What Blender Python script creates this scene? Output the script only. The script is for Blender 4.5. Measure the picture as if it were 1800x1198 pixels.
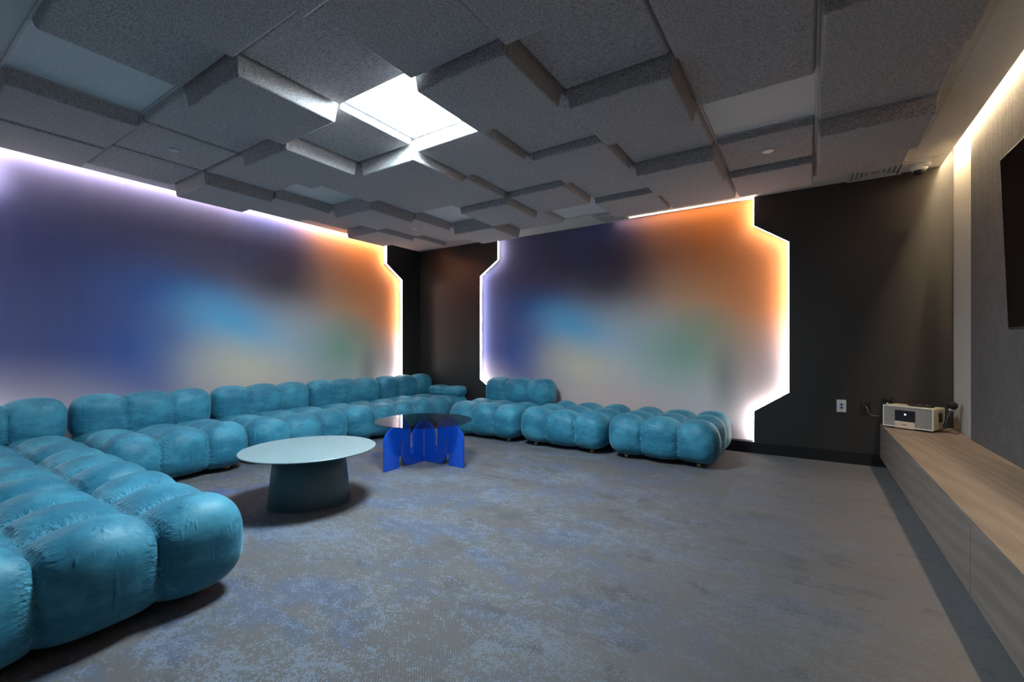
import bpy, bmesh, math, random
import numpy as np
from mathutils import Vector, Matrix, noise as mnoise

random.seed(7)
for o in list(bpy.data.objects):
    bpy.data.objects.remove(o)
SC = bpy.context.scene
COL = SC.collection

# ------------------------------------------------------------------ camera
F, TH, HY, CH = 793.607, 0.582773, 613.24, 1.05
cd = bpy.data.cameras.new('camera')
cam = bpy.data.objects.new('camera', cd)
COL.objects.link(cam)
cd.sensor_fit = 'HORIZONTAL'
cd.sensor_width = 36.0
cd.lens = 36.0 * F / 1800.0
cd.shift_y = (HY - 599.0) / 1800.0
cam.location = (0, 0, CH)
cam.rotation_euler = (math.pi / 2, 0, TH)
cd.clip_start = 0.02
SC.camera = cam

# ------------------------------------------------------------------ world, view
w = bpy.data.worlds.new('world')
SC.world = w
w.use_nodes = True
w.node_tree.nodes['Background'].inputs[0].default_value = (0.45, 0.68, 1.0, 1)
w.node_tree.nodes['Background'].inputs[1].default_value = 0.05
SC.view_settings.view_transform = 'Standard'
SC.view_settings.look = 'None'
SC.view_settings.gamma = 1.0
SC.view_settings.use_curve_mapping = False
SC.view_settings.exposure = 1.66
SC.cycles.use_denoising = True
SC.cycles.max_bounces = 10
SC.cycles.diffuse_bounces = 5
SC.cycles.sample_clamp_indirect = 6.0

LED_E = 16.0          # mural LED strips
COVE_E = 46.0         # warm cove strip over the television wall
TROFFER_E = 44.0      # ceiling light panel

# room numbers (metres)
D = 5.165             # front plane of the far wall cladding
W = -5.155            # front plane of the left wall cladding
H = 2.587             # ceiling
WC = 1.003            # right wall
FELT_X = 0.984
LIP = 0.92            # edge of the ceiling beside the cove
BACK = -2.6           # room carries on behind the camera
REC = 0.07            # how far the murals sit behind the cladding


def s2l(c):
    return tuple(((v / 255.0) / 12.92 if v / 255.0 <= 0.04045 else ((v / 255.0 + 0.055) / 1.055) ** 2.4) for v in c)


# ------------------------------------------------------------------ helpers
def link(o, parent=None):
    COL.objects.link(o)
    if parent is not None:
        o.parent = parent
    return o


def obj(name, bm, mat=None, parent=None, smooth=False, loc=None, rot=None):
    me = bpy.data.meshes.new(name)
    bm.normal_update()
    bm.to_mesh(me)
    bm.free()
    if smooth:
        for p in me.polygons:
            p.use_smooth = True
    if mat:
        me.materials.append(mat)
    o = bpy.data.objects.new(name, me)
    link(o, parent)
    if loc is not None:
        o.location = loc
    if rot is not None:
        o.rotation_euler = rot
    return o


def thing(name, label, cat, loc=(0, 0, 0), rz=0.0, group=None):
    o = bpy.data.objects.new(name, None)
    COL.objects.link(o)
    o.empty_display_size = 0.1
    o.location = loc
    o.rotation_euler = (0, 0, rz)
    o['label'] = label
    o['category'] = cat
    if group:
        o['group'] = group
    return o


def tag(o, label, cat, group=None):
    o['label'] = label
    o['category'] = cat
    if group:
        o['group'] = group
    return o


def struct(o):
    o['kind'] = 'structure'
    return o


def box(bm, x0, x1, y0, y1, z0, z1, bev=0.0, seg=2):
    vs = [bm.verts.new((x, y, z)) for z in (z0, z1) for y in (y0, y1) for x in (x0, x1)]
    fs = [(0, 2, 3, 1), (4, 5, 7, 6), (0, 1, 5, 4), (1, 3, 7, 5), (3, 2, 6, 7), (2, 0, 4, 6)]
    faces = [bm.faces.new([vs[i] for i in f]) for f in fs]
    if bev > 0:
        es = list({e for f in faces for e in f.edges})
        bmesh.ops.bevel(bm, geom=es, offset=bev, segments=seg, profile=0.5, affect='EDGES')
    return bm


def prism(bm, pts, axis, a, b):
    """extrude outline pts (2-D) along an axis from a to b. axis 'y': pts=(x,z); 'x': pts=(y,z); 'z': pts=(x,y)"""
    def mk(p, t):
        return {'y': (p[0], t, p[1]), 'x': (t, p[0], p[1]), 'z': (p[0], p[1], t)}[axis]
    A = [bm.verts.new(mk(p, a)) for p in pts]
    B = [bm.verts.new(mk(p, b)) for p in pts]
    bm.faces.new(A)
    bm.faces.new(B[::-1])
    n = len(pts)
    for i in range(n):
        bm.faces.new((A[i], B[i], B[(i + 1) % n], A[(i + 1) % n]))
    bmesh.ops.recalc_face_normals(bm, faces=bm.faces[:])
    return bm


def lathe(bm, prof, n=48, sx=1.0, sy=1.0):
    rings = []
    for r, z in prof:
        if r < 1e-6:
            rings.append([bm.verts.new((0, 0, z))])
        else:
            rings.append([bm.verts.new((sx * r * math.cos(2 * math.pi * i / n), sy * r * math.sin(2 * math.pi * i / n), z)) for i in range(n)])
    for a, b in zip(rings[:-1], rings[1:]):
        for i in range(n):
            j = (i + 1) % n
            if len(a) == 1 and len(b) == 1:
                continue
            if len(a) == 1:
                bm.faces.new((a[0], b[i], b[j]))
            elif len(b) == 1:
                bm.faces.new((a[i], a[j], b[0]))
            else:
                bm.faces.new((a[i], a[j], b[j], b[i]))
    bmesh.ops.recalc_face_normals(bm, faces=bm.faces[:])
    return bm


def tube(bm, pts, r, n=8):
    pts = [Vector(p) for p in pts]
    rings = []
    for i, p in enumerate(pts):
        t = (pts[min(i + 1, len(pts) - 1)] - pts[max(i - 1, 0)]).normalized()
        u = t.cross(Vector((0, 0, 1)))
        if u.length < 1e-3:
            u = t.cross(Vector((1, 0, 0)))
        u.normalize()
        v = t.cross(u)
        rr = r[i] if isinstance(r, (list, tuple)) else r
        rings.append([bm.verts.new(p + rr * (math.cos(2 * math.pi * k / n) * u + math.sin(2 * math.pi * k / n) * v)) for k in range(n)])
    for a, b in zip(rings[:-1], rings[1:]):
        for k in range(n):
            bm.faces.new((a[k], a[(k + 1) % n], b[(k + 1) % n], b[k]))
    bm.faces.new(rings[0])
    bm.faces.new(rings[-1])
    bmesh.ops.recalc_face_normals(bm, faces=bm.faces[:])
    return bm


# ------------------------------------------------------------------ materials
class NT:
    def __init__(self, name):
        self.m = bpy.data.materials.new(name)
        self.m.use_nodes = True
        self.t = self.m.node_tree
        self.b = self.t.nodes['Principled BSDF']
        self.out = self.t.nodes['Material Output']

    def n(self, typ, **kw):
        nd = self.t.nodes.new(typ)
        for k, v in kw.items():
            setattr(nd, k, v)
        return nd

    def l(self, a, b):
        self.t.links.new(a, b)

    def math(self, op, a, b=None, c=None, clamp=False):
        nd = self.n('ShaderNodeMath', operation=op, use_clamp=clamp)
        for i, v in enumerate((a, b, c)):
            if v is None:
                continue
            if isinstance(v, (int, float)):
                nd.inputs[i].default_value = v
            else:
                self.l(v, nd.inputs[i])
        return nd.outputs[0]

    def mix(self, f, a, b, blend='MIX'):
        nd = self.n('ShaderNodeMix', data_type='RGBA', blend_type=blend)
        for i, v in ((0, f), (6, a), (7, b)):
            if isinstance(v, (int, float)):
                nd.inputs[i].default_value = v
            elif isinstance(v, tuple):
                nd.inputs[i].default_value = (v[0], v[1], v[2], 1)
            else:
                self.l(v, nd.inputs[i])
        return nd.outputs[2]

    def coords(self, kind='Object', scale=(1, 1, 1), rot=(0, 0, 0), loc=(0, 0, 0)):
        tc = self.n('ShaderNodeTexCoord')
        mp = self.n('ShaderNodeMapping')
        mp.inputs['Scale'].default_value = scale
        mp.inputs['Rotation'].default_value = rot
        mp.inputs['Location'].default_value = loc
        self.l(tc.outputs[kind], mp.inputs['Vector'])
        return mp.outputs[0]

    def noise(self, vec, scale=5.0, detail=2.0, rough=0.5, dist=0.0):
        nd = self.n('ShaderNodeTexNoise')
        nd.inputs['Scale'].default_value = scale
        nd.inputs['Detail'].default_value = detail
        nd.inputs['Roughness'].default_value = rough
        nd.inputs['Distortion'].default_value = dist
        self.l(vec, nd.inputs['Vector'])
        return nd.outputs['Fac']

    def mapr(self, v, a, b, c=0.0, d=1.0, smooth=False):
        nd = self.n('ShaderNodeMapRange')
        nd.interpolation_type = 'SMOOTHSTEP' if smooth else 'LINEAR'
        nd.inputs[1].default_value = a
        nd.inputs[2].default_value = b
        nd.inputs[3].default_value = c
        nd.inputs[4].default_value = d
        self.l(v, nd.inputs[0])
        return nd.outputs[0]

    def bump(self, hgt, strength=0.3, dist=0.01, normal=None):
        nd = self.n('ShaderNodeBump')
        nd.inputs['Strength'].default_value = strength
        nd.inputs['Distance'].default_value = dist
        self.l(hgt, nd.inputs['Height'])
        if normal is not None:
            self.l(normal, nd.inputs['Normal'])
        self.l(nd.outputs[0], self.b.inputs['Normal'])
        return nd.outputs[0]


def plain(name, col, rough=0.5, metal=0.0, spec=0.5, coat=0.0):
    t = NT(name)
    t.b.inputs['Base Color'].default_value = (*col, 1)
    t.b.inputs['Roughness'].default_value = rough
    t.b.inputs['Metallic'].default_value = metal
    t.b.inputs['Specular IOR Level'].default_value = spec
    t.b.inputs['Coat Weight'].default_value = coat
    v = t.coords()
    n = t.noise(v, 60, 3)
    c = t.mix(t.mapr(n, 0.35, 0.65), tuple(x * 0.94 for x in col), tuple(min(1, x * 1.05) for x in col))
    t.l(c, t.b.inputs['Base Color'])
    return t.m


def emis(name, col, strength, back=True):
    t = NT(name)
    e = t.n('ShaderNodeEmission')
    e.inputs[0].default_value = (*col, 1)
    e.inputs[1].default_value = strength
    t.l(e.outputs[0], t.out.inputs[0])
    return t.m


def felt_mat():
    t = NT('grey_felt')
    v = t.coords(scale=(1.0, 2.2, 1.5))
    a = t.noise(v, 95, 3, 0.65, 0.6)
    b = t.noise(t.coords(), 420, 2, 0.6)
    big = t.noise(t.coords(), 3.0, 2)
    m = t.math('ADD', t.math('MULTIPLY', a, 0.65), t.math('MULTIPLY', b, 0.35))
    c = t.mix(t.mapr(m, 0.38, 0.62), (0.125, 0.112, 0.112), (0.660, 0.590, 0.570))
    c = t.mix(t.mapr(big, 0.3, 0.7, 0.0, 0.12), c, (0.48, 0.43, 0.41))
    t.l(c, t.b.inputs['Base Color'])
    t.b.inputs['Roughness'].default_value = 0.95
    t.b.inputs['Specular IOR Level'].default_value = 0.15
    t.b.inputs['Sheen Weight'].default_value = 0.25
    t.b.inputs['Sheen Roughness'].default_value = 0.6
    t.bump(m, 0.5, 0.004)
    return t.m


def wall_felt_mat():
    t = NT('ribbed_wall_felt')
    v = t.coords()
    a = t.noise(v, 160, 3, 0.6)
    big = t.noise(v, 9, 4, 0.6)
    c = t.mix(t.mapr(a, 0.35, 0.65), (0.12, 0.113, 0.113), (0.21, 0.198, 0.196))
    c = t.mix(t.mapr(big, 0.35, 0.7, 0.0, 0.35), c, (0.10, 0.095, 0.10))
    t.l(c, t.b.inputs['Base Color'])
    t.b.inputs['Roughness'].default_value = 0.95
    t.b.inputs['Specular IOR Level'].default_value = 0.1
    # vertical ribs plus lumpy pile
    rib = t.noise(t.coords(scale=(1, 26, 0.35)), 2.2, 3, 0.6)
    pile = t.noise(v, 60, 3, 0.7)
    hh = t.math('ADD', t.math('MULTIPLY', rib, 0.7), t.math('MULTIPLY', pile, 0.5))
    t.bump(hh, 0.65, 0.015)
    return t.m


def velvet_mat(name='teal_velvet', lines=((0, 0.1667), (1, 0.1667))):
    t = NT(name)
    v = t.coords()
    dist = t.noise(v, 3.2, 2)
    vm = t.n('ShaderNodeVectorMath', operation='ADD')
    blot = t.noise(t.coords(scale=(1.0, 1.3, 2.0)), 3.4, 7, 0.7, 0.0)
    patch = t.mapr(blot, 0.42, 0.62, smooth=True)
    fine = t.noise(t.coords(scale=(1, 1, 3)), 22, 4, 0.6)
    c = t.mix(patch, (0.014, 0.145, 0.232), (0.055, 0.280, 0.388))
    c = t.mix(t.mapr(fine, 0.35, 0.7, 0.0, 0.35), c, (0.075, 0.265, 0.350))
    t.l(c, t.b.inputs['Base Color'])
    t.b.inputs['Roughness'].default_value = 0.52
    t.b.inputs['Specular IOR Level'].default_value = 0.38
    t.b.inputs['Sheen Weight'].default_value = 0.42
    t.b.inputs['Sheen Roughness'].default_value = 0.36
    t.b.inputs['Sheen Tint'].default_value = (0.55, 0.86, 0.95, 1)
    # gathers beside the tufting seams: high frequency along the seam, masked by distance to it
    tc = t.n('ShaderNodeTexCoord')
    sep = t.n('ShaderNodeSeparateXYZ')
    t.l(tc.outputs['Object'], sep.inputs[0])
    hs = []
    for ax, ln_ in lines:
        sc = (5, 75, 75) if ax == 0 else (75, 5, 75)
        d = t.math('ABSOLUTE', t.math('SUBTRACT', t.math('ABSOLUTE', sep.outputs[ax]), ln_))
        mask = t.mapr(d, 0.0, 0.075, 1.0, 0.0, smooth=True)
        g = t.noise(t.coords(scale=sc), 1.0, 2, 0.5)
        hs.append(t.math('MULTIPLY', mask, g))
    folds = t.noise(t.coords(scale=(22, 22, 2.2)), 1.0, 2, 0.5)
    fold = t.math('MULTIPLY', t.mapr(folds, 0.60, 0.80, smooth=True), 0.22)
    hh = t.math('ADD', t.math('ADD', hs[0], hs[1]) if len(hs) > 1 else hs[0], fold)
    hh = t.math('ADD', hh, t.math('MULTIPLY', t.noise(v, 14, 3, 0.6), 0.12))
    t.bump(hh, 0.8, 0.02)
    return t.m


def carpet_mat():
    t = NT('loop_carpet')
    tc = t.n('ShaderNodeTexCoord')
    # yarn-sized cells
    sn = t.n('ShaderNodeVectorMath', operation='SNAP')
    t.l(tc.outputs['Object'], sn.inputs[0])
    sn.inputs[1].default_value = (0.004, 0.007, 1.0)
    cell = sn.outputs[0]
    tile = t.n('ShaderNodeVectorMath', operation='SNAP')
    t.l(tc.outputs['Object'], tile.inputs[0])
    tile.inputs[1].default_value = (0.5, 0.5, 1.0)
    wn = t.n('ShaderNodeTexWhiteNoise', noise_dimensions='3D')
    t.l(tile.outputs[0], wn.inputs['Vector'])
    mp = t.n('ShaderNodeMapping')
    mp.inputs['Scale'].default_value = (1.0, 1.8, 1.0)
    mp.inputs['Rotation'].default_value = (0, 0, 0.25)
    t.l(cell, mp.inputs['Vector'])
    # shift the pattern a little from tile to tile
    sh = t.n('ShaderNodeVectorMath', operation='MULTIPLY_ADD')
    t.l(wn.outputs['Color'], sh.inputs[0])
    sh.inputs[1].default_value = (0.35, 0.35, 0)
    t.l(mp.outputs[0], sh.inputs[2])
    vec = sh.outputs[0]
    big = t.noise(vec, 1.5, 7, 0.62, 0.3)
    mid = t.noise(vec, 13.0, 5, 0.75, 0.4)
    fine = t.noise(vec, 95.0, 2, 0.5)
    s1 = t.math('ADD', t.math('ADD', t.math('MULTIPLY', big, 0.34), t.math('MULTIPLY', mid, 0.36)), t.math('MULTIPLY', fine, 0.34))
    m_light = t.mapr(s1, 0.538, 0.558)
    s2 = t.noise(vec, 2.1, 6, 0.6, 0.2)
    s2 = t.math('ADD', t.math('MULTIPLY', s2, 0.72), t.math('MULTIPLY', fine, 0.28))
    m_blue = t.mapr(s2, 0.50, 0.56)
    m_dark = t.mapr(t.noise(vec, 3.3, 5, 0.6), 0.44, 0.38)
    base = t.mix(wn.outputs['Value'], (0.104, 0.088, 0.084), (0.120, 0.103, 0.098))
    c = t.mix(m_dark, base, (0.080, 0.070, 0.071))
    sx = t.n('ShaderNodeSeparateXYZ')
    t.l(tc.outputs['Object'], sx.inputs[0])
    dens = t.mapr(sx.outputs[0], -1.6, 0.4, 1.0, 0.25, smooth=True)  # flecks thin out to the right, painting in the dimmer light there
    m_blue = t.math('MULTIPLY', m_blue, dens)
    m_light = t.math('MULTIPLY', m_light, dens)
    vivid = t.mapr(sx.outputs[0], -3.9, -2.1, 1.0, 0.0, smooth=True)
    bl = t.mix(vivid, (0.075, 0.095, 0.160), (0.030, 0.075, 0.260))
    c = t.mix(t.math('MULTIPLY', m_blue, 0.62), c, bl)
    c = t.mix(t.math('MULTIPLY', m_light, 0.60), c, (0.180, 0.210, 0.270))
    # diagonal weave
    wv = t.n('ShaderNodeTexWave', wave_type='BANDS', bands_direction='DIAGONAL')
    wv.inputs['Scale'].default_value = 52
    wv.inputs['Distortion'].default_value = 0.0
    t.l(tc.outputs['Object'], wv.inputs['Vector'])
    fl = t.mapr(wv.outputs['Fac'], 0.2, 0.8, 0.80, 1.15)
    cc = t.mix(1.0, c, c, 'MULTIPLY')
    mul = t.n('ShaderNodeVectorMath', operation='SCALE')
    t.l(c, mul.inputs[0])
    t.l(fl, mul.inputs['Scale'])
    t.l(mul.outputs[0], t.b.inputs['Base Color'])
    t.b.inputs['Roughness'].default_value = 0.75
    t.b.inputs['Specular IOR Level'].default_value = 0.35
    t.b.inputs['Sheen Weight'].default_value = 0.15
    t.bump(t.math('ADD', t.math('MULTIPLY', wv.outputs['Fac'], 0.5), fine), 0.35, 0.003)
    return t.m


def wood_mat():
    t = NT('grey_oak')
    v = t.coords(scale=(9, 0.9, 9))
    dist = t.noise(v, 0.9, 3, 0.5)
    wv = t.n('ShaderNodeTexWave', wave_type='BANDS', bands_direction='DIAGONAL')
    wv.inputs['Scale'].default_value = 0.9
    wv.inputs['Distortion'].default_value = 9.0
    wv.inputs['Detail'].default_value = 3.0
    wv.inputs['Detail Scale'].default_value = 0.8
    t.l(v, wv.inputs['Vector'])
    grain = t.noise(t.coords(scale=(160, 2.5, 160)), 1.0, 3, 0.6)
    c = t.mix(t.mapr(wv.outputs['Fac'], 0.1, 0.9), (0.192, 0.146, 0.120), (0.250, 0.195, 0.162))
    c = t.mix(t.mapr(grain, 0.4, 0.65, 0.0, 0.5), c, (0.160, 0.122, 0.102))
    c = t.mix(t.mapr(dist, 0.35, 0.7, 0.0, 0.3), c, (0.225, 0.185, 0.165))
    t.l(c, t.b.inputs['Base Color'])
    t.b.inputs['Roughness'].default_value = 0.5
    t.b.inputs['Specular IOR Level'].default_value = 0.35
    t.bump(grain, 0.08, 0.002)
    return t.m


def mural_mat():
    """abstract soft gradient print; UV = metres along the wall / metres up"""
    t = NT('gradient_print')
    uv = t.n('ShaderNodeUVMap')
    uv.uv_map = 'UVMap'
    wob = t.n('ShaderNodeTexNoise')
    wob.inputs['Scale'].default_value = 1.1
    wob.inputs['Detail'].default_value = 1.0
    t.l(uv.outputs[0], wob.inputs['Vector'])
    ma = t.n('ShaderNodeVectorMath', operation='MULTIPLY_ADD')
    t.l(wob.outputs['Color'], ma.inputs[0])
    ma.inputs[1].default_value = (0.22, 0.16, 0)
    t.l(uv.outputs[0], ma.inputs[2])
    P = ma.outputs[0]

    def blob(c, cx, cz, rx, rz, col, amt=1.0, inner=0.15, rot=0.0):
        mp = t.n('ShaderNodeMapping', vector_type='TEXTURE')
        mp.inputs['Location'].default_value = (cx + 0.11, cz + 0.08, 0)
        mp.inputs['Rotation'].default_value = (0, 0, rot)
        mp.inputs['Scale'].default_value = (rx, rz, 1)
        t.l(P, mp.inputs['Vector'])
        ln = t.n('ShaderNodeVectorMath', operation='LENGTH')
        t.l(mp.outputs[0], ln.inputs[0])
        f = t.mapr(ln.outputs['Value'], -0.05, 1.55, amt, 0.0, smooth=True)
        return t.mix(f, c, s2l(col))
    sep = t.n('ShaderNodeSeparateXYZ')
    t.l(P, sep.inputs[0])
    c = t.mix(t.mapr(sep.outputs[1], 0.45, 1.15, 1.0, 0.0, smooth=True), s2l((88, 90, 136)), s2l((204, 184, 190)))
    c = t.mix(t.mapr(sep.outputs[1], 2.0, 2.55, 0.0, 0.6, smooth=True), c, s2l((112, 104, 132)))
    c = blob(c, 2.9, 1.1, 1.8, 1.3, (222, 214, 214))
    c = blob(c, 3.0, 1.75, 1.5, 0.85, (240, 204, 168), 1.0, 0.3)
    c = blob(c, 3.3, 2.42, 1.45, 0.95, (255, 150, 74), 1.0, 0.35)
    c = blob(c, 3.75, 1.7, 0.75, 1.05, (255, 156, 92), 0.95, 0.2)
    c = blob(c, 1.45, 2.15, 1.15, 0.72, (94, 90, 120), 0.95, 0.35, -0.15)
    c = blob(c, 1.85, 2.55, 0.45, 0.45, (78, 96, 160), 0.75)
    c = blob(c, 1.95, 1.95, 0.42, 0.55, (84, 78, 96), 0.8, 0.1, 0.3)
    c = blob(c, 0.85, 1.05, 0.62, 0.62, (62, 94, 164), 1.0, 0.2, -0.25)
    c = blob(c, 1.15, 1.52, 0.80, 0.30, (70, 112, 180), 0.95, 0.1, -0.2)
    c = blob(c, 1.85, 1.15, 0.95, 0.48, (186, 202, 216), 1.0, 0.2, -0.1)
    c = blob(c, 1.38, 1.34, 0.55, 0.30, (116, 190, 230), 1.0, 0.1, -0.4)
    c = blob(c, 1.55, 0.80, 0.70, 0.38, (236, 214, 184), 0.85, 0.2, -0.15)
    c = blob(c, 2.0, 0.45, 0.9, 0.28, (228, 192, 184), 0.8)
    c = blob(c, 2.80, 1.02, 0.55, 0.42, (150, 184, 160), 0.85, 0.1)
    c = blob(c, 3.0, 1.28, 0.35, 0.2, (176, 178, 148), 0.5)
    c = blob(c, 3.22, 0.75, 0.14, 0.4, (140, 142, 134), 0.7)
    c = blob(c, 3.7, 0.8, 0.4, 0.5, (172, 166, 170), 0.8)
    # faint vertical brush streaks of the print
    st = t.n('ShaderNodeTexNoise')
    st.inputs['Scale'].default_value = 1.0
    st.inputs['Detail'].default_value = 3.0
    mp = t.n('ShaderNodeMapping')
    mp.inputs['Scale'].default_value = (9, 0.6, 1)
    t.l(uv.outputs[0], mp.inputs['Vector'])
    t.l(mp.outputs[0], st.inputs['Vector'])
    c = t.mix(t.mapr(st.outputs['Fac'], 0.45, 0.75, 0.0, 0.035), c, (0.42, 0.36, 0.33))
    t.l(c, t.b.inputs['Base Color'])
    t.b.inputs['Roughness'].default_value = 0.8
    t.b.inputs['Specular IOR Level'].default_value = 0.2
    return t.m


M_FELT = felt_mat()
M_WFELT = wall_felt_mat()
M_VELVET = velvet_mat()
M_VELVET_B = velvet_mat('teal_velvet_back', ((0, 0.1667),))
M_VELVET_A = velvet_mat('teal_velvet_arm', ((0, 0.0),))
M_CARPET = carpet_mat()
M_WOOD = wood_mat()
M_MURAL = mural_mat()
M_BLACK = plain('black_cladding', (0.026, 0.0225, 0.021), 0.42, spec=0.55)
M_BASEB = plain('black_vinyl', (0.006, 0.006, 0.007), 0.45)
M_WHITE = plain('white_paint', (0.60, 0.57, 0.53), 0.7)
M_TILE = plain('white_tile', (0.66, 0.65, 0.64), 0.6)
M_BAR = plain('grid_bar_white', (0.5, 0.5, 0.5), 0.5)
M_STRIP = plain('cream_wall_paint', (0.62, 0.57, 0.51), 0.75)
M_LED2 = emis('led_top', (1.0, 0.93, 0.88), LED_E * 1.25)
M_EDGE_GLOW = emis('lit_edge_glow', (1.0, 0.80, 0.58), LED_E * 0.30)  # emission for the added glow of the far ceiling edge
M_LED = emis('led_white', (1.0, 0.95, 0.93), LED_E)
M_COVE = emis('cove_warm', (1.0, 0.78, 0.48), COVE_E)
M_TROF = emis('troffer_cool', (0.66, 0.88, 1.0), TROFFER_E)
M_TEALM = plain('sage_metal', (0.215, 0.275, 0.285), 0.38)
M_TEALD = plain('sage_metal_base', (0.075, 0.125, 0.145), 0.42)
M_BLUE = plain('cobalt_lacquer', (0.003, 0.075, 0.52), 0.13, coat=0.6)
M_DARKP = plain('black_plastic', (0.012, 0.012, 0.013), 0.35)
M_FOAM = plain('black_foam', (0.008, 0.008, 0.008), 0.9)
M_BRASS = plain('brass_foot', (0.55, 0.40, 0.18), 0.3, metal=1.0)
M_WPL = plain('white_plastic', (0.60, 0.62, 0.62), 0.4)
M_CREAM = plain('cream_case', (0.52, 0.47, 0.36), 0.45)
M_GRILLE = plain('grey_mesh', (0.26, 0.245, 0.24), 0.7)
M_FRONTP = plain('pale_metal', (0.55, 0.47, 0.41), 0.4)
M_BRIM = plain('white_rim', (0.80, 0.80, 0.76), 0.35)
M_SCREEN = plain('black_display', (0.012, 0.012, 0.018), 0.2)
M_TV = plain('tv_screen', (0.0015, 0.0015, 0.0015), 0.55, spec=0.04)
M_MIC = plain('dark_metal', (0.045, 0.045, 0.055), 0.35, metal=0.7)
M_SILV = plain('silver_metal', (0.6, 0.6, 0.6), 0.25, metal=1.0)
M_JACK = plain('blue_jack', (0.01, 0.015, 0.16), 0.4)
M_RED = plain('red_key', (0.45, 0.02, 0.015), 0.4)
M_GREYK = plain('grey_key', (0.35, 0.35, 0.36), 0.4)


def smoked_glass():
    t = NT('smoked_glass')
    tr = t.n('ShaderNodeBsdfTransparent')
    tr.inputs[0].default_value = (0.66, 0.67, 0.70, 1)
    gl = t.n('ShaderNodeBsdfGlossy')
    gl.inputs['Roughness'].default_value = 0.015
    gl.inputs['Color'].default_value = (1, 1, 1, 1)
    fr = t.n('ShaderNodeFresnel')
    fr.inputs['IOR'].default_value = 1.62
    mx = t.n('ShaderNodeMixShader')
    geo = t.n('ShaderNodeNewGeometry')
    t.l(t.math('MULTIPLY', fr.outputs[0], t.math('SUBTRACT', 1.0, geo.outputs['Backfacing'])), mx.inputs[0])
    t.l(tr.outputs[0], mx.inputs[1])
    t.l(gl.outputs[0], mx.inputs[2])
    t.l(mx.outputs[0], t.out.inputs[0])
    return t.m


M_GLASS = smoked_glass()
M_RETURN = plain('pale_return', (0.75, 0.75, 0.76), 0.6)

# ------------------------------------------------------------------ room shell
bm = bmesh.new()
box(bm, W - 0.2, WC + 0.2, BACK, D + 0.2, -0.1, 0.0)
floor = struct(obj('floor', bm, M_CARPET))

bm = bmesh.new()
box(bm, W + 0.004, LIP, BACK, D - 0.004, H, H + 0.12)
box(bm, -3.644, -0.471, D - 0.004, D + REC + 0.012, H, H + 0.09)
ceiling = struct(obj('ceiling', bm, M_WHITE))

bm = bmesh.new()
box(bm, LIP - 0.02, WC + 0.3, BACK, D + 0.2, 2.84, 2.9)
box(bm, LIP - 0.02, LIP, BACK, D - 0.004, H + 0.12, 2.84)
struct(obj('ceiling', bm, M_WHITE))
# roof of the slots over the two murals
bm = bmesh.new()
box(bm, W - 0.2, LIP, D - 0.004, D + 0.2, 2.68, 2.84)
box(bm, W - 0.2, W + 0.004, BACK, D, 2.71, 2.84)
struct(obj('ceiling', bm, M_BLACK))

bm = bmesh.new()
box(bm, W - 0.2, WC + 0.3, D + REC + 0.012, D + 0.2, 0, 2.84)
struct(obj('wall_back', bm, M_BLACK))
bm = bmesh.new()
box(bm, W - 0.2, W - REC - 0.012, BACK, D + 0.2, 0, 2.84)
struct(obj('wall_left', bm, M_BLACK))
bm = bmesh.new()
box(bm, WC, WC + 0.3, BACK, D + REC, 0, 2.84)
struct(obj('wall_right', bm, M_STRIP))

bm = bmesh.new()
box(bm, W, WC, D - 0.008, D + REC + 0.01, 0, 0.112, 0.003)
struct(obj('baseboard_back', bm, M_BASEB))
bm = bmesh.new()
box(bm, W - REC - 0.01, W + 0.008, BACK, D - 0.01, 0, 0.112, 0.003)
struct(obj('baseboard_left', bm, M_BASEB))


# cove light strip in the slot above the right wall
bm = bmesh.new()
box(bm, LIP + 0.012, LIP + 0.045, BACK + 0.2, D - 0.03, 2.70, 2.712)
tag(obj('cove_light', bm, M_COVE), 'warm light strip glowing down the textured wall from ceiling slot', 'light strip')

# ------------------------------------------------------------------ murals and cladding
ZT = 2.675
RB = [(-0.470, ZT), (-0.470, 2.299), (-0.167, 2.096), (-0.167, 0.628), (-0.470, 0.424), (-0.470, 0.114)]
LB = [(-3.645, ZT), (-3.645, 2.299), (-3.952, 2.098), (-3.952, 0.615), (-3.645, 0.420), (-3.645, 0.114)]
RA = [(4.499, ZT), (4.499, 2.295), (4.800, 2.094), (4.800, 0.620), (4.499, 0.422), (4.499, 0.114)]
LA = [(0.700, ZT), (0.700, 2.295), (0.395, 2.094), (0.395, 0.620), (0.700, 0.422), (0.700, 0.114)]


def offset_in(poly, d, sign):
    """ribbon just inside the opening: shift points sideways"""
    return [(p[0] + sign * d, p[1]) for p in poly]


def ribbon(bm, poly, axis, a, b, thick, sign):
    """thin solid strip following an outline edge"""
    for p, q in zip(poly[:-1], poly[1:]):
        pts = [p, q, (q[0] + sign * thick, q[1]), (p[0] + sign * thick, p[1])]
        prism(bm, pts, axis, a, b)
    return bm


def cladding(name, outline, edge, axis, front, back, sign, label, cat, group):
    bm = bmesh.new()
    prism(bm, outline, axis, front, back)
    o = obj(name, bm, M_BLACK)
    tag(o, label, cat, group)
    bm = bmesh.new()
    e = [(p[0], min(p[1], 2.58 if axis == 'y' else 2.60)) for p in edge]
    s = 1 if back > front else -1
    ribbon(bm, e, axis, front + s * 0.005, front + s * 0.014, 0.008, sign)
    lit_strip = obj('led_strip', bm, M_LED, o)
    lit_strip['label'] = 'glowing white light strip along the panel edge'
    bm = bmesh.new()
    ribbon(bm, e, axis, front + s * 0.014, back - s * 0.002, 0.0015, sign)
    ed = obj('edge_return', bm, M_RETURN, o)
    ed['label'] = 'pale side face behind the light strip'
    return o


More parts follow.
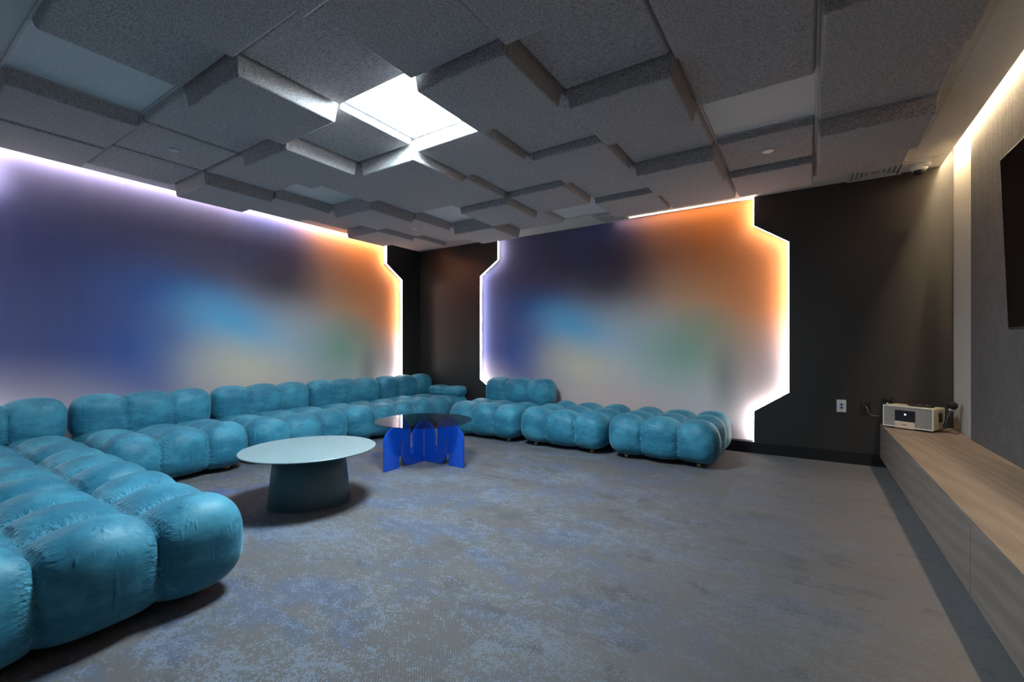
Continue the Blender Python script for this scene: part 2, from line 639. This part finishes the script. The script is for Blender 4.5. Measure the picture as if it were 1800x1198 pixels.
GC = 'black cladding panels framing the murals'
cladding('wall_panel', [(-0.47, 0.114)] + [(WC - 0.001, 0.114), (WC - 0.001, 2.838), (LIP + 0.0, 2.838), (LIP + 0.0, ZT)] + RB[:-1], RB, 'y', D, D + REC, -1,
         'wide black wall panel behind the wooden bench, notched beside the glowing mural', 'wall panel', GC)
cladding('wall_panel', [(-3.645, 0.114), (W + 0.002, 0.114), (W + 0.002, ZT)] + LB[:-1], LB, 'y', D, D + REC, 1,
         'black wall panel filling the far wall between room corner and mural', 'wall panel', GC)
cladding('wall_panel', [(4.499, 0.114), (D + REC - 0.002, 0.114), (D + REC - 0.002, ZT)] + RA[:-1], RA, 'x', W, W - REC, -1,
         'narrow black wall panel on the left wall just before the room corner', 'wall panel', GC)
cladding('wall_panel', [(0.70, 0.114), (BACK, 0.114), (BACK, ZT)] + LA[:-1], LA, 'x', W, W - REC, 1,
         'black wall panel at the near end of the left wall mural', 'wall panel', GC)


def mural(name, axis, u0, u1, plane, uoff, label):
    nx, nz = 2, 2
    bm = bmesh.new()
    uvl = bm.loops.layers.uv.new('UVMap')
    if axis == 'y':
        box(bm, u0, u1, plane, plane + 0.010, 0.114, H - 0.001)
    else:
        box(bm, plane - 0.010, plane, u0, u1, 0.114, ZT - 0.002)
    for f in bm.faces:
        for l in f.loops:
            c = l.vert.co
            l[uvl].uv = ((c.x if axis == 'y' else c.y) - uoff, c.z)
    o = obj(name, bm, M_MURAL)
    tag(o, label, 'mural', 'matching abstract gradient murals')
    bm = bmesh.new()
    if axis == 'y':
        box(bm, -1.95, -0.50, D - 0.016, D - 0.004, H - 0.008, H - 0.001)  # added glowing strip imitates the lit ceiling edge, no lamp here
    else:
        box(bm, W - 0.030, W - 0.008, u0 + 0.31, u1 - 0.31, 2.618, 2.626)
    lit_strip = obj('ceiling_glow_strip', bm, M_EDGE_GLOW if axis == 'y' else M_LED2)
    tag(lit_strip, 'thin glowing strip standing for lit ceiling edge above orange half of far mural' if axis == 'y' else
        'long light strip at ceiling washing down the left wall mural', 'light strip')
    return o


mural('mural', 'y', -3.955, -0.164, D + REC + 0.001, -3.952, 'backlit orange, blue and green gradient mural on the far wall behind the ottomans')
mural('mural', 'x', 0.390, 4.803, W - REC - 0.001, 1.015, 'backlit blue to orange gradient mural on left wall above the row of sofas')

# ------------------------------------------------------------------ right wall: felt panel, bench, television
bm = bmesh.new()
box(bm, FELT_X, WC - 0.001, BACK, 4.60, 0.30, 2.80)
tag(obj('wall_felt_panel', bm, M_WFELT), 'textured grey felt panel covering the right wall behind the television', 'wall panel')

BX, BZ0, BZ1 = 0.524, 0.087, 0.389
bt = thing('bench', 'long low wooden bench floating along the right wall', 'bench', (0, 0, 0))
bm = bmesh.new()
box(bm, BX, FELT_X - 0.001, BACK + 0.1, 4.601, BZ1 - 0.02, BZ1, 0.002)
box(bm, BX, WC - 0.002, 4.601, D - 0.010, BZ1 - 0.02, BZ1, 0.002)
obj('bench_top', bm, M_WOOD, bt)
for y0, y1 in ((BACK + 0.1, 0.10), (0.104, 2.455), (2.459, D - 0.010)):
    bm = bmesh.new()
    box(bm, BX, BX + 0.02, y0, y1, BZ0, BZ1 - 0.0205, 0.0015)
    obj('front_board', bm, M_WOOD, bt)
bm = bmesh.new()
box(bm, BX + 0.02, FELT_X - 0.002, BACK + 0.1, D - 0.012, BZ0, BZ0 + 0.018)
obj('underside', bm, M_WOOD, bt)
bm = bmesh.new()
box(bm, BX + 0.26, FELT_X - 0.002, BACK + 0.1, D - 0.012, 0.0, BZ0)
obj('plinth', bm, M_BASEB, bt)

tv = thing('television', 'large black flat television tilted on the grey felt wall', 'television', (0.915, 2.77, 1.63))
tv.rotation_euler = (0, -0.034, 0)
bm = bmesh.new()
box(bm, -0.012, 0.025, -0.83, 0.83, -0.474, 0.474, 0.004)
obj('housing', bm, M_DARKP, tv)
bm = bmesh.new()
box(bm, -0.0135, -0.0122, -0.824, 0.824, -0.462, 0.468)
obj('screen', bm, M_TV, tv)
bm = bmesh.new()
box(bm, 0.025, 0.068, -0.3, 0.3, -0.2, 0.2)
obj('wall_mount', bm, M_DARKP, tv)

# ------------------------------------------------------------------ ceiling felt boxes
GX = [-4.845 + 0.61 * i for i in range(10)]
GY = [4.785 - 0.61 * j for j in range(8)]
A_, B_, C_ = 0.052, 0.098, 0.148
# rows from the far wall towards the camera, columns from the left wall; 0 = open cell
DEP = [
    [B_, A_, C_, A_, 0, B_, B_, B_, A_],
    [C_, B_, 0, C_, B_, A_, C_, A_, C_],
    [A_, C_, A_, B_, A_, B_, A_, 0, A_],
    [B_, 0, B_, C_, B_, A_, C_, A_, B_],
    [C_, A_, C_, A_, 'L', C_, A_, B_, A_],
    [A_, A_, A_, C_, A_, B_, C_, B_, C_],
    [B_, B_, 0, A_, B_, C_, B_, C_, B_],
]
ORD = ['first', 'second', 'third', 'fourth', 'fifth', 'sixth', 'seventh', 'eighth', 'ninth']
HN = {A_: 'shallow', B_: 'medium-depth', C_: 'deep'}


def felt_box_mesh(dz):
    bm = bmesh.new()
    a = 0.302
    b = a - 0.010 - 0.05 * dz
    vs = [bm.verts.new((sx * a, sy * a, 0)) for sx, sy in ((-1, -1), (1, -1), (1, 1), (-1, 1))]
    vb = [bm.verts.new((sx * b, sy * b, -dz)) for sx, sy in ((-1, -1), (1, -1), (1, 1), (-1, 1))]
    bot = bm.faces.new(vb)
    for i in range(4):
        bm.faces.new((vs[i], vb[i], vb[(i + 1) % 4], vs[(i + 1) % 4]))
    bm.faces.new(vs[::-1])
    bmesh.ops.recalc_face_normals(bm, faces=bm.faces[:])
    es = [e for e in bm.edges if not (e.verts[0].co.z > -1e-6 and e.verts[1].co.z > -1e-6)]
    bmesh.ops.bevel(bm, geom=es, offset=0.011, segments=4, profile=0.5, affect='EDGES')
    # drop the hidden top face so the box is open against the ceiling grid
    return bm


felt_meshes = {}
for dz in (A_, B_, C_):
    bm = felt_box_mesh(dz)
    me = bpy.data.meshes.new('acoustic_box')
    bm.to_mesh(me)
    bm.free()
    me.materials.append(M_FELT)
    felt_meshes[dz] = me
for j in range(7):
    for i in range(9):
        dz = DEP[j][i]
        cx, cy = (GX[i] + GX[i + 1]) / 2, (GY[j] + GY[j + 1]) / 2
        place = '%s row from the far wall, %s from the left' % (ORD[j], ORD[i])
        if dz == 0:
            bm = bmesh.new()
            box(bm, cx - 0.297, cx + 0.297, cy - 0.297, cy + 0.297, H - 0.004, H - 0.0005)
            tag(obj('ceiling_tile', bm, M_TILE), 'flat white ceiling tile, ' + place, 'ceiling tile', 'open white cells of the ceiling grid')
            continue
        if dz == 'L':
            lt = thing('ceiling_light', 'bright square white light panel glowing between the grey ceiling boxes', 'ceiling light', (cx, cy, H))
            bm = bmesh.new()
            box(bm, -0.285, 0.285, -0.285, 0.285, -0.008, -0.001)
            obj('diffuser', bm, M_TROF, lt)
            bm = bmesh.new()
            for q in ((-0.298, -0.286, -0.298, 0.298), (0.286, 0.298, -0.298, 0.298), (-0.286, 0.286, -0.298, -0.286), (-0.286, 0.286, 0.286, 0.298)):
                box(bm, q[0], q[1], q[2], q[3], -0.012, -0.001)
            obj('frame', bm, M_BAR, lt)
            continue
        o = bpy.data.objects.new('acoustic_box', felt_meshes[dz])
        COL.objects.link(o)
        o.location = (cx, cy, H - 0.0005)
        tag(o, '%s grey felt ceiling box, %s' % (HN[dz], place), 'acoustic box', 'grey felt boxes of the ceiling')
# grid bars showing round the open cells
bm = bmesh.new()
for x in GX:
    box(bm, x - 0.006, x + 0.006, GY[-1], GY[0], H - 0.010, H - 0.0002)
for y in GY:
    for i in range(9):
        box(bm, GX[i] + 0.0062, GX[i + 1] - 0.0062, y - 0.006, y + 0.006, H - 0.010, H - 0.0002)
struct(obj('trim_1', bm, M_BAR))
# plaster edge lines of the ceiling border
bm = bmesh.new()
box(bm, GX[0], LIP - 0.002, 4.83, 4.842, H - 0.003, H - 0.0002)
box(bm, 0.70, 0.706, BACK, 4.82, H - 0.002, H - 0.0002)
struct(obj('trim_2', bm, M_WHITE))


def disc(x, y, z, label):
    bm = bmesh.new()
    lathe(bm, [(0, -0.006), (0.032, -0.006), (0.038, -0.004), (0.040, 0.0), (0, 0)], 32)
    tag(obj('sprinkler_cover', bm, M_WPL, smooth=True, loc=(x, y, z)), label, 'sprinkler cover', 'round sprinkler covers')


disc(-0.262, 3.880, H - A_ - 0.0012, 'round sprinkler cover on orange-lit felt box near the far wall')
disc(-3.955, 1.425, H - A_ - 0.0012, 'round white sprinkler cover on felt box above the left mural')
disc(-3.926, 3.861, H - B_ - 0.0012, 'round sprinkler cover on felt box near the room corner')


def diffuser(x, y, sx, sy, label):
    v = thing('air_vent', label, 'air vent', (x, y, H), 0, 'white air vents by the far wall')
    bm = bmesh.new()
    for k, r in enumerate((1.0, 0.80, 0.62, 0.44, 0.26)):
        hx, hy = sx * r / 2, sy * r / 2
        t = 0.014 if k else 0.022
        z0 = -0.014 + 0.0015 * k
        for q in ((-hx, -hx + t, -hy, hy), (hx - t, hx, -hy, hy), (-hx + t, hx - t, -hy, -hy + t), (-hx + t, hx - t, hy - t, hy)):
            box(bm, q[0], q[1], q[2], q[3], z0, z0 + 0.008, 0.001, 1)
    obj('louvre', bm, M_BAR, v)
    bm = bmesh.new()
    box(bm, -sx / 2 + 0.01, sx / 2 - 0.01, -sy / 2 + 0.01, sy / 2 - 0.01, -0.003, -0.0002)
    obj('backing', bm, M_GRILLE, v)
    return v


diffuser(0.475, 5.005, 0.38, 0.30, 'white square louvred air vent beside the dome camera')
diffuser(-1.92, 5.005, 0.34, 0.30, 'white square air vent above the blue part of the far mural')

dc = thing('dome_camera', 'small white dome camera on ceiling in the corner above bench', 'security camera', (0.765, 5.03, H))
bm = bmesh.new()
lathe(bm, [(0, 0), (0.058, 0), (0.060, -0.012), (0.056, -0.034), (0.046, -0.044), (0, -0.044)], 40)
obj('housing', bm, M_WPL, dc, True)
bm = bmesh.new()
lathe(bm, [(0.036, -0.044), (0.034, -0.058), (0.024, -0.070), (0.010, -0.077), (0, -0.078)], 32)
obj('lens_dome', bm, M_SCREEN, dc, True)
bm = bmesh.new()
box(bm, 0.022, 0.062, -0.062, -0.030, -0.030, -0.001, 0.004)
obj('bracket', bm, M_WPL, dc)


# ------------------------------------------------------------------ wall plates
def plate(x, z, mat, label, cat, name):
    p = thing(name, label, cat, (x, D, z))
    bm = bmesh.new()
    box(bm, -0.036, 0.036, -0.007, -0.0008, -0.057, 0.057, 0.003)
    obj('cover_plate', bm, mat, p)
    return p


p = plate(0.246, 0.525, M_WPL, 'white wall plate with two blue data jacks left of black outlet', 'wall plate', 'data_plate')
for dz in (0.014, -0.016):
    bm = bmesh.new()
    box(bm, -0.009, 0.009, -0.011, -0.0072, dz - 0.009, dz + 0.009, 0.001)
    obj('jack', bm, M_JACK, p)
bm = bmesh.new()
bm.free()
for dz in (0.046, -0.046):
    bm = bmesh.new()
    box(bm, -0.003, 0.003, -0.0085, -0.0072, dz - 0.003, dz + 0.003)
    obj('screw', bm, M_SILV, p)
p = plate(0.418, 0.516, M_DARKP, 'black wall outlet with a cable plugged in beside speaker', 'outlet', 'wall_outlet')
bm = bmesh.new()
box(bm, -0.014, 0.014, -0.022, -0.0072, 0.012, 0.028, 0.003)
obj('plug', bm, M_MIC, p)
bm = bmesh.new()
tube(bm, [(0.005, -0.024, 0.018), (0.012, -0.034, 0.005), (0.020, -0.032, -0.025), (0.032, -0.022, -0.050), (0.06, -0.012, -0.060), (0.10, -0.010, -0.062)], 0.0022, 6)
obj('cable', bm, M_GREYK, p)

# ------------------------------------------------------------------ seating
def cushion_mesh(name, hx, hy, hz, r, creases_x, creases_y, A, N, cell, seed=0, jitter=0.004, mat=None):
    """rounded block with deep tufting seams; hx.. = half sizes. returns mesh centred on its middle"""
    bm = bmesh.new()
    verts = {}
    H3 = (hx, hy, hz)

    def key(p):
        return (round(p[0], 5), round(p[1], 5), round(p[2], 5))

    def vert(p):
        k = key(p)
        if k in verts:
            return verts[k]
        P = Vector(p)
        core = Vector([max(-H3[a] + r, min(H3[a] - r, P[a])) for a in range(3)])
        d = P - core
        if d.length > 1e-9:
            # rounded surface; blend a little of a fuller (superellipse) outline
            n4 = (abs(d.x) ** 2.4 + abs(d.y) ** 2.4 + abs(d.z) ** 2.4) ** (1 / 2.4)
            Q = core + d * (r / n4)
            nrm = d.normalized()
        else:
            Q = P.copy()
            nrm = Vector((0, 0, 1))

        def f(v, lines, half):
            if not lines:
                return 1.0
            t = min(1.0, min(abs(v - c) for c in lines) / half)
            return max(0.0, 1 - (1 - t) ** 2.1) ** 0.55
        fx = f(Q.x, creases_x, cell)
        fy = f(Q.y, creases_y, cell)
        ff = fx * fy
        # seams soften towards the underside
        low = 1.0 if Q.z > -hz * 0.5 else max(0.35, 1 + (Q.z + hz * 0.5) / (hz * 0.8))
        amt = A * (1 - ff) * low
        # pillow crown: slight extra dome on the top
        crown = 0.018 * ff * max(0.0, nrm.z) if creases_y else 0.0
        nn = mnoise.noise(Vector((Q.x * 4 + seed, Q.y * 4, Q.z * 4)))
        Q = Q - nrm * amt + nrm * (jitter * nn) + Vector((0, 0, crown))
        v = bm.verts.new(Q)
        verts[k] = v
        return v

    rng = [i / N for i in range(N + 1)]
    nz = max(12, int(N * hz / hx))
    rz = [i / nz for i in range(nz + 1)]
    ny = N if creases_y else max(12, int(N * hy / hx))
    ry = [i / ny for i in range(ny + 1)]

    def quad(pts):
        vs = [vert(p) for p in pts]
        if len(set(vs)) == 4:
            try:
                bm.faces.new(vs)
            except ValueError:
                pass
    lerp = lambda h, t: -h + 2 * h * t
    for i in range(N):
        for j in range(ny):
            x0, x1, y0, y1 = lerp(hx, rng[i]), lerp(hx, rng[i + 1]), lerp(hy, ry[j]), lerp(hy, ry[j + 1])
            quad([(x0, y0, hz), (x1, y0, hz), (x1, y1, hz), (x0, y1, hz)])
            quad([(x0, y1, -hz), (x1, y1, -hz), (x1, y0, -hz), (x0, y0, -hz)])
    for k in range(nz):
        z0, z1 = lerp(hz, rz[k]), lerp(hz, rz[k + 1])
        for i in range(N):
            x0, x1 = lerp(hx, rng[i]), lerp(hx, rng[i + 1])
            quad([(x0, -hy, z0), (x1, -hy, z0), (x1, -hy, z1), (x0, -hy, z1)])
            quad([(x1, hy, z0), (x0, hy, z0), (x0, hy, z1), (x1, hy, z1)])
        for j in range(ny):
            y0, y1 = lerp(hy, ry[j]), lerp(hy, ry[j + 1])
            quad([(-hx, y1, z0), (-hx, y0, z0), (-hx, y0, z1), (-hx, y1, z1)])
            quad([(hx, y0, z0), (hx, y1, z0), (hx, y1, z1), (hx, y0, z1)])
    bmesh.ops.recalc_face_normals(bm, faces=bm.faces[:])
    me = bpy.data.meshes.new(name)
    bm.to_mesh(me)
    bm.free()
    for p in me.polygons:
        p.use_smooth = True
    me.materials.append(mat or M_VELVET)
    return me


S = 0.505
L3 = 1 / 6.0
SEAT = cushion_mesh('seat_cushion', S, S, 0.182, 0.165, (-L3, L3), (-L3, L3), 0.070, 90, 0.165, jitter=0.012)
BACKR = cushion_mesh('backrest', 0.508, 0.152, 0.186, 0.148, (-L3, L3), (), 0.056, 90, 0.160, 3, 0.008, M_VELVET_B)
ARM = cushion_mesh('armrest', 0.29, 0.12, 0.075, 0.072, (0.0,), (), 0.040, 48, 0.14, 5, 0.005, M_VELVET_A)

bmb = bmesh.new()
bmesh.ops.create_uvsphere(bmb, u_segments=14, v_segments=8, radius=0.014)
BTN = bpy.data.meshes.new('button')
bmb.to_mesh(BTN)
bmb.free()
for p_ in BTN.polygons:
    p_.use_smooth = True
BTN.materials.append(M_VELVET)
bmf = bmesh.new()
lathe(bmf, [(0, 0), (0.030, 0), (0.030, 0.006), (0.022, 0.010), (0.022, 0.028), (0, 0.028)], 20)
FOOT = bpy.data.meshes.new('foot')
bmf.to_mesh(FOOT)
bmf.free()
FOOT.materials.append(M_BRASS)
bmp = bmesh.new()
box(bmp, -0.36, 0.36, -0.36, 0.36, 0.028, 0.075, 0.01)
PLIN = bpy.data.meshes.new('base_frame')
bmp.to_mesh(PLIN)
bmp.free()
PLIN.materials.append(M_DARKP)


def child(name, me, parent, loc=(0, 0, 0), rot=(0, 0, 0)):
    o = bpy.data.objects.new(name, me)
    COL.objects.link(o)
    o.parent = parent
    o.location = loc
    o.rotation_euler = rot
    return o


def module(x, y, label, cat, name, group, back=None, arm=None, rz=0.0):
    t = thing(name, label, cat, (x, y, 0), 0, group)
    child('seat_cushion', SEAT, t, (0, 0, 0.214), (0, 0, rz))
    child('base_frame', PLIN, t)
    for sx in (-1, 1):
        for sy in (-1, 1):
            child('foot', FOOT, t, (sx * 0.33, sy * 0.36, 0))
    e = S - 0.062
    for s in (-L3, L3):
        for p in ((s, -e), (s, e), (-e, s), (e, s)):
            child('button', BTN, t, (p[0], p[1], 0.205))
    if back == 'x':      # back bolster along the left wall
        child('backrest', BACKR, t, (-0.365, 0, 0.490), (0, 0, math.pi / 2))
    if back == 'y':      # back bolster along the far wall
        child('backrest', BACKR, t, (0.04, 0.335, 0.492), (0, 0, 0))
    if arm:
        child('armrest', ARM, t, arm[:3], (0, 0, arm[3]))
    return t


G1 = 'teal velvet sofa modules along the left wall'
G2 = 'teal velvet modules along the far wall'
G3 = 'teal velvet modules of the near chaise'
XL = -4.600
module(XL, 0.545, 'teal velvet sofa module nearest the camera against left wall, joined to chaise', 'sofa module', 'sofa_module', G1, 'x')
module(XL, 1.572, 'teal velvet sofa module just past the chaise, against the purple mural end', 'sofa module', 'sofa_module', G1, 'x', rz=math.pi)
module(XL, 2.599, 'teal velvet sofa module right behind the pale green round table', 'sofa module', 'sofa_module', G1, 'x')
module(XL, 3.622, 'teal velvet sofa module behind the blue table, next to the corner module', 'sofa module', 'sofa_module', G1, 'x', rz=math.pi / 2)
module(XL, 4.645, 'teal velvet corner sofa module with low armrest against black panel', 'sofa module', 'sofa_module', G1, 'x',
       (0.20, 0.33, 0.448, 0.0), rz=math.pi)
module(-3.200, 4.650, 'teal velvet sofa module with single backrest against far wall', 'sofa module', 'sofa_module', G2, 'y', rz=math.pi / 2)
module(-2.178, 4.650, 'backless teal velvet ottoman in the middle of the far wall row', 'ottoman', 'ottoman', G2)
module(-1.155, 4.645, 'backless teal velvet ottoman at the bench end of far wall row', 'ottoman', 'ottoman', G2, rz=math.pi)
module(-2.548, 0.54, 'large teal velvet ottoman ending the chaise nearest the camera', 'ottoman', 'ottoman', G3, rz=math.pi)
module(-3.573, 0.54, 'teal velvet ottoman in the middle of the chaise', 'ottoman', 'ottoman', G3)

# ------------------------------------------------------------------ sage round table
ta = thing('coffee_table', 'pale sage green round coffee table on a tapered dark teal pedestal', 'coffee table', (-2.862, 1.824, 0), math.radians(57))
bm = bmesh.new()
lathe(bm, [(0, 0.362), (0.40, 0.362), (0.432, 0.368), (0.436, 0.373), (0.432, 0.376), (0, 0.376)], 96, 0.99, 0.985)
obj('tabletop', bm, M_TEALM, ta)
bm = bmesh.new()
lathe(bm, [(0, 0.0), (0.268, 0.0), (0.271, 0.004), (0.232, 0.361), (0, 0.361)], 80, 0.97, 0.75)
o = obj('pedestal', bm, M_TEALD, ta, True)
for p_ in o.data.polygons:
    p_.use_smooth = abs(p_.normal.z) < 0.5

# ------------------------------------------------------------------ cobalt table
tb = thing('glass_table', 'round smoked glass table on glossy cobalt blue arched legs', 'coffee table', (-3.033, 3.095, 0))
ZG = 0.374
bm = bmesh.new()
lathe(bm, [(0, ZG), (0.447, ZG), (0.451, ZG + 0.003), (0.451, ZG + 0.007), (0.447, ZG + 0.010), (0, ZG + 0.010)], 96)
obj('glass_top', bm, M_GLASS, tb)


def arc(cx, cz, r, a0, a1, n=10):
    return [(cx + r * math.cos(math.radians(a0 + (a1 - a0) * i / n)), cz + r * math.sin(math.radians(a0 + (a1 - a0) * i / n))) for i in range(n + 1)]


def wing():
    """serpentine half panel, s from the centre fold to the foot"""
    T = ZG - 0.001
    R = 0.140
    pts = [(0.0, 0.0)]
    pts += arc(0.268 - 0.095, 0.095, 0.095, -90, 0)           # rounded foot of the U
    pts += arc(0.268 + 0.017, 0.222, 0.017, 180, 0, 8)        # top of the lower slot
    pts += [(0.302, 0.0), (0.470, 0.0)]
    pts += arc(0.470 - R, T - R, R, 0, 90)                    # shoulder of the outer leg
    pts += arc(0.176 + R * 0.9, T - R * 0.9, R * 0.9, 90, 180)   # down into the upper slot
    pts += arc(0.176 - 0.021, 0.128, 0.021, 0, -180, 8)
    pts += arc(0.134 - R * 0.95, T - R * 0.95, R * 0.95, 0, 78)
    pts += [(0.0, T)]
    return pts


for k, a in enumerate((-90, 0, 90, 180)):
    bm = bmesh.new()
    prism(bm, wing(), 'y', -0.012, 0.012)
    bmesh.ops.remove_doubles(bm, verts=bm.verts[:], dist=1e-5)
    es = [e for e in bm.edges if len(e.link_faces) == 2 and e.calc_face_angle(0) > 1.2 and abs(e.verts[0].co.y - e.verts[1].co.y) < 1e-5]
    bmesh.ops.bevel(bm, geom=es, offset=0.005, segments=3, profile=0.5, affect='EDGES', clamp_overlap=True)
    o = obj('leg_panel', bm, M_BLUE, tb, False, (0, 0, 0), (0, 0, math.radians(a)))
    o.location = Matrix.Rotation(math.radians(a), 3, 'Z') @ Vector((0.0122, 0, 0))

# ------------------------------------------------------------------ karaoke speaker, microphones, remote
P0, P1 = Vector((0.522, 4.955)), Vector((0.812, 4.785))
fd = (P1 - P0).normalized()
SW, SD, SH = (P1 - P0).length, 0.205, 0.176
sp = thing('speaker', 'white box speaker with grey mesh front standing on the bench', 'speaker', (P0.x, P0.y, BZ1), math.atan2(fd.y, fd.x))
FZ = 0.014
bm = bmesh.new()
box(bm, 0.0, SW, 0.006, SD, FZ, FZ + SH, 0.012, 4)
obj('cabinet', bm, M_CREAM, sp)
bm = bmesh.new()
t_ = 0.007
for q in ((0, SW, FZ, FZ + t_), (0, SW, FZ + SH - t_, FZ + SH), (0, t_, FZ + t_, FZ + SH - t_), (SW - t_, SW, FZ + t_, FZ + SH - t_)):
    box(bm, q[0], q[1], -0.002, 0.010, q[2], q[3], 0.0015, 2)
obj('front_rim', bm, M_BRIM, sp)
bm = bmesh.new()
box(bm, t_, SW - t_, 0.003, 0.006, FZ + t_, FZ + SH - t_)
obj('front_mesh', bm, M_GRILLE, sp)
bm = bmesh.new()
box(bm, 0.255 * SW, 0.655 * SW, -0.004, 0.003, FZ + 0.052, FZ + 0.142, 0.001)
ds = obj('display', bm, M_SCREEN, sp)
bm = bmesh.new()
box(bm, 0.452 * SW, 0.452 * SW + 0.010, -0.0052, -0.0041, FZ + 0.106, FZ + 0.114)
obj('status_light', bm, emis('status_blue', (0.75, 0.88, 1.0), 6.0), ds)
bm = bmesh.new()
box(bm, 0.255 * SW, 0.655 * SW, -0.005, 0.003, FZ - 0.004, FZ + 0.051, 0.001)
pn = obj('lower_panel', bm, M_FRONTP, sp)
# small dark word mark, unreadable in the photo: a row of little strokes
bm = bmesh.new()
x0 = 0.412 * SW
for k in range(6):
    box(bm, x0 + k * 0.0052, x0 + k * 0.0052 + 0.0040, -0.0057, -0.0051, FZ + 0.022, FZ + 0.0275 + (0.0015 if k in (0, 3) else 0))
obj('word_mark', bm, M_MIC, pn)
bm = bmesh.new()
box(bm, 0.30 * SW, 0.72 * SW, 0.030, 0.046, FZ + SH - 0.0005, FZ + SH + 0.0012)
obj('top_slot', bm, M_DARKP, sp)
for a, b in ((0.05, 0.035), (SW - 0.05, 0.035), (0.05, SD - 0.035), (SW - 0.05, SD - 0.035)):
    bm = bmesh.new()
    lathe(bm, [(0, 0), (0.016, 0), (0.016, FZ + 0.002), (0, FZ + 0.002)], 20)
    obj('foot', bm, M_DARKP, sp, False, (a, b, 0))
for xx in (SW + 0.001, -0.013):
    bm = bmesh.new()
    box(bm, xx, xx + 0.012, 0.085, 0.125, FZ + 0.065, FZ + 0.140, 0.003)
    cl = obj('clip', bm, M_DARKP, sp)


def mic(base, top, label, grp):
    base, top = Vector(base), Vector(top)
    ax = (top - base)
    L = ax.length
    t = thing('microphone', label, 'microphone', base, 0, grp)
    t.rotation_mode = 'QUATERNION'
    t.rotation_quaternion = Vector((0, 0, 1)).rotation_difference(ax.normalized())
    bm = bmesh.new()
    lathe(bm, [(0, 0), (0.011, 0.001), (0.0145, 0.012), (0.0155, L * 0.70), (0.013, L * 0.72)], 24)
    obj('handle', bm, M_MIC, t, True)
    bm = bmesh.new()
    lathe(bm, [(0.013, L * 0.72), (0.0165, L * 0.735), (0.0165, L * 0.80), (0.015, L * 0.815)], 24)
    obj('collar', bm, M_SILV, t, True)
    bm = bmesh.new()
    r = 0.034
    prof = [(0.015, L * 0.80)] + [(r * math.cos(a), L * 0.80 + r * 0.9 + r * 0.95 * math.sin(a)) for a in [math.radians(d) for d in range(-50, 91, 14)]] + [(0, L * 0.80 + r * 1.85)]
    lathe(bm, prof, 28)
    obj('foam_head', bm, M_FOAM, t, True)
    bm = bmesh.new()
    lathe(bm, [(0.0158, L * 0.38), (0.0185, L * 0.385), (0.0185, L * 0.42), (0.0158, L * 0.425)], 24)
    obj('ring', bm, M_DARKP, t, True)
    return t


def spw(x, y, z):
    return Vector((P0.x, P0.y, BZ1)) + Vector((fd.x * x - fd.y * y, fd.y * x + fd.x * y, z))


mic(spw(SW + 0.032, 0.100, FZ + 0.022), spw(SW + 0.062, 0.150, FZ + 0.210), 'dark microphone clipped leaning on right side of white speaker', 'handheld microphones')
mic(spw(-0.036, 0.150, FZ + 0.020), spw(-0.034, 0.165, FZ + 0.215), 'black microphone standing behind the left end of white speaker', 'handheld microphones')

rc = thing('remote_control', 'black remote control lying on top of the white speaker', 'remote control', spw(0.225, 0.085, FZ + SH + 0.001), math.atan2(fd.y, fd.x) + math.radians(-8))
bm = bmesh.new()
box(bm, -0.085, 0.085, -0.020, 0.020, 0.0, 0.015, 0.006, 3)
rb = obj('body', bm, M_DARKP, rc)
for k in range(9):
    bm = bmesh.new()
    box(bm, -0.072 + k * 0.016, -0.064 + k * 0.016, -0.010, 0.010, 0.0148, 0.0175, 0.001, 1)
    obj('button', bm, M_RED if k == 0 else M_GREYK if k in (3, 4, 7) else M_MIC, rc)

bm = bmesh.new()
pts = []
for k in range(26):
    a = k / 25
    pts.append((0.925 + 0.055 * math.sin(a * 9) * (1 - a * 0.4), 4.93 - 0.12 * a + 0.02 * math.cos(a * 11), BZ1 + 0.0035 + 0.028 * max(0, math.sin(a * 7.5))))
tube(bm, pts, 0.0022, 6)
tag(obj('power_cable', bm, M_DARKP), 'thin black cable looping on the bench behind the speaker', 'cable')
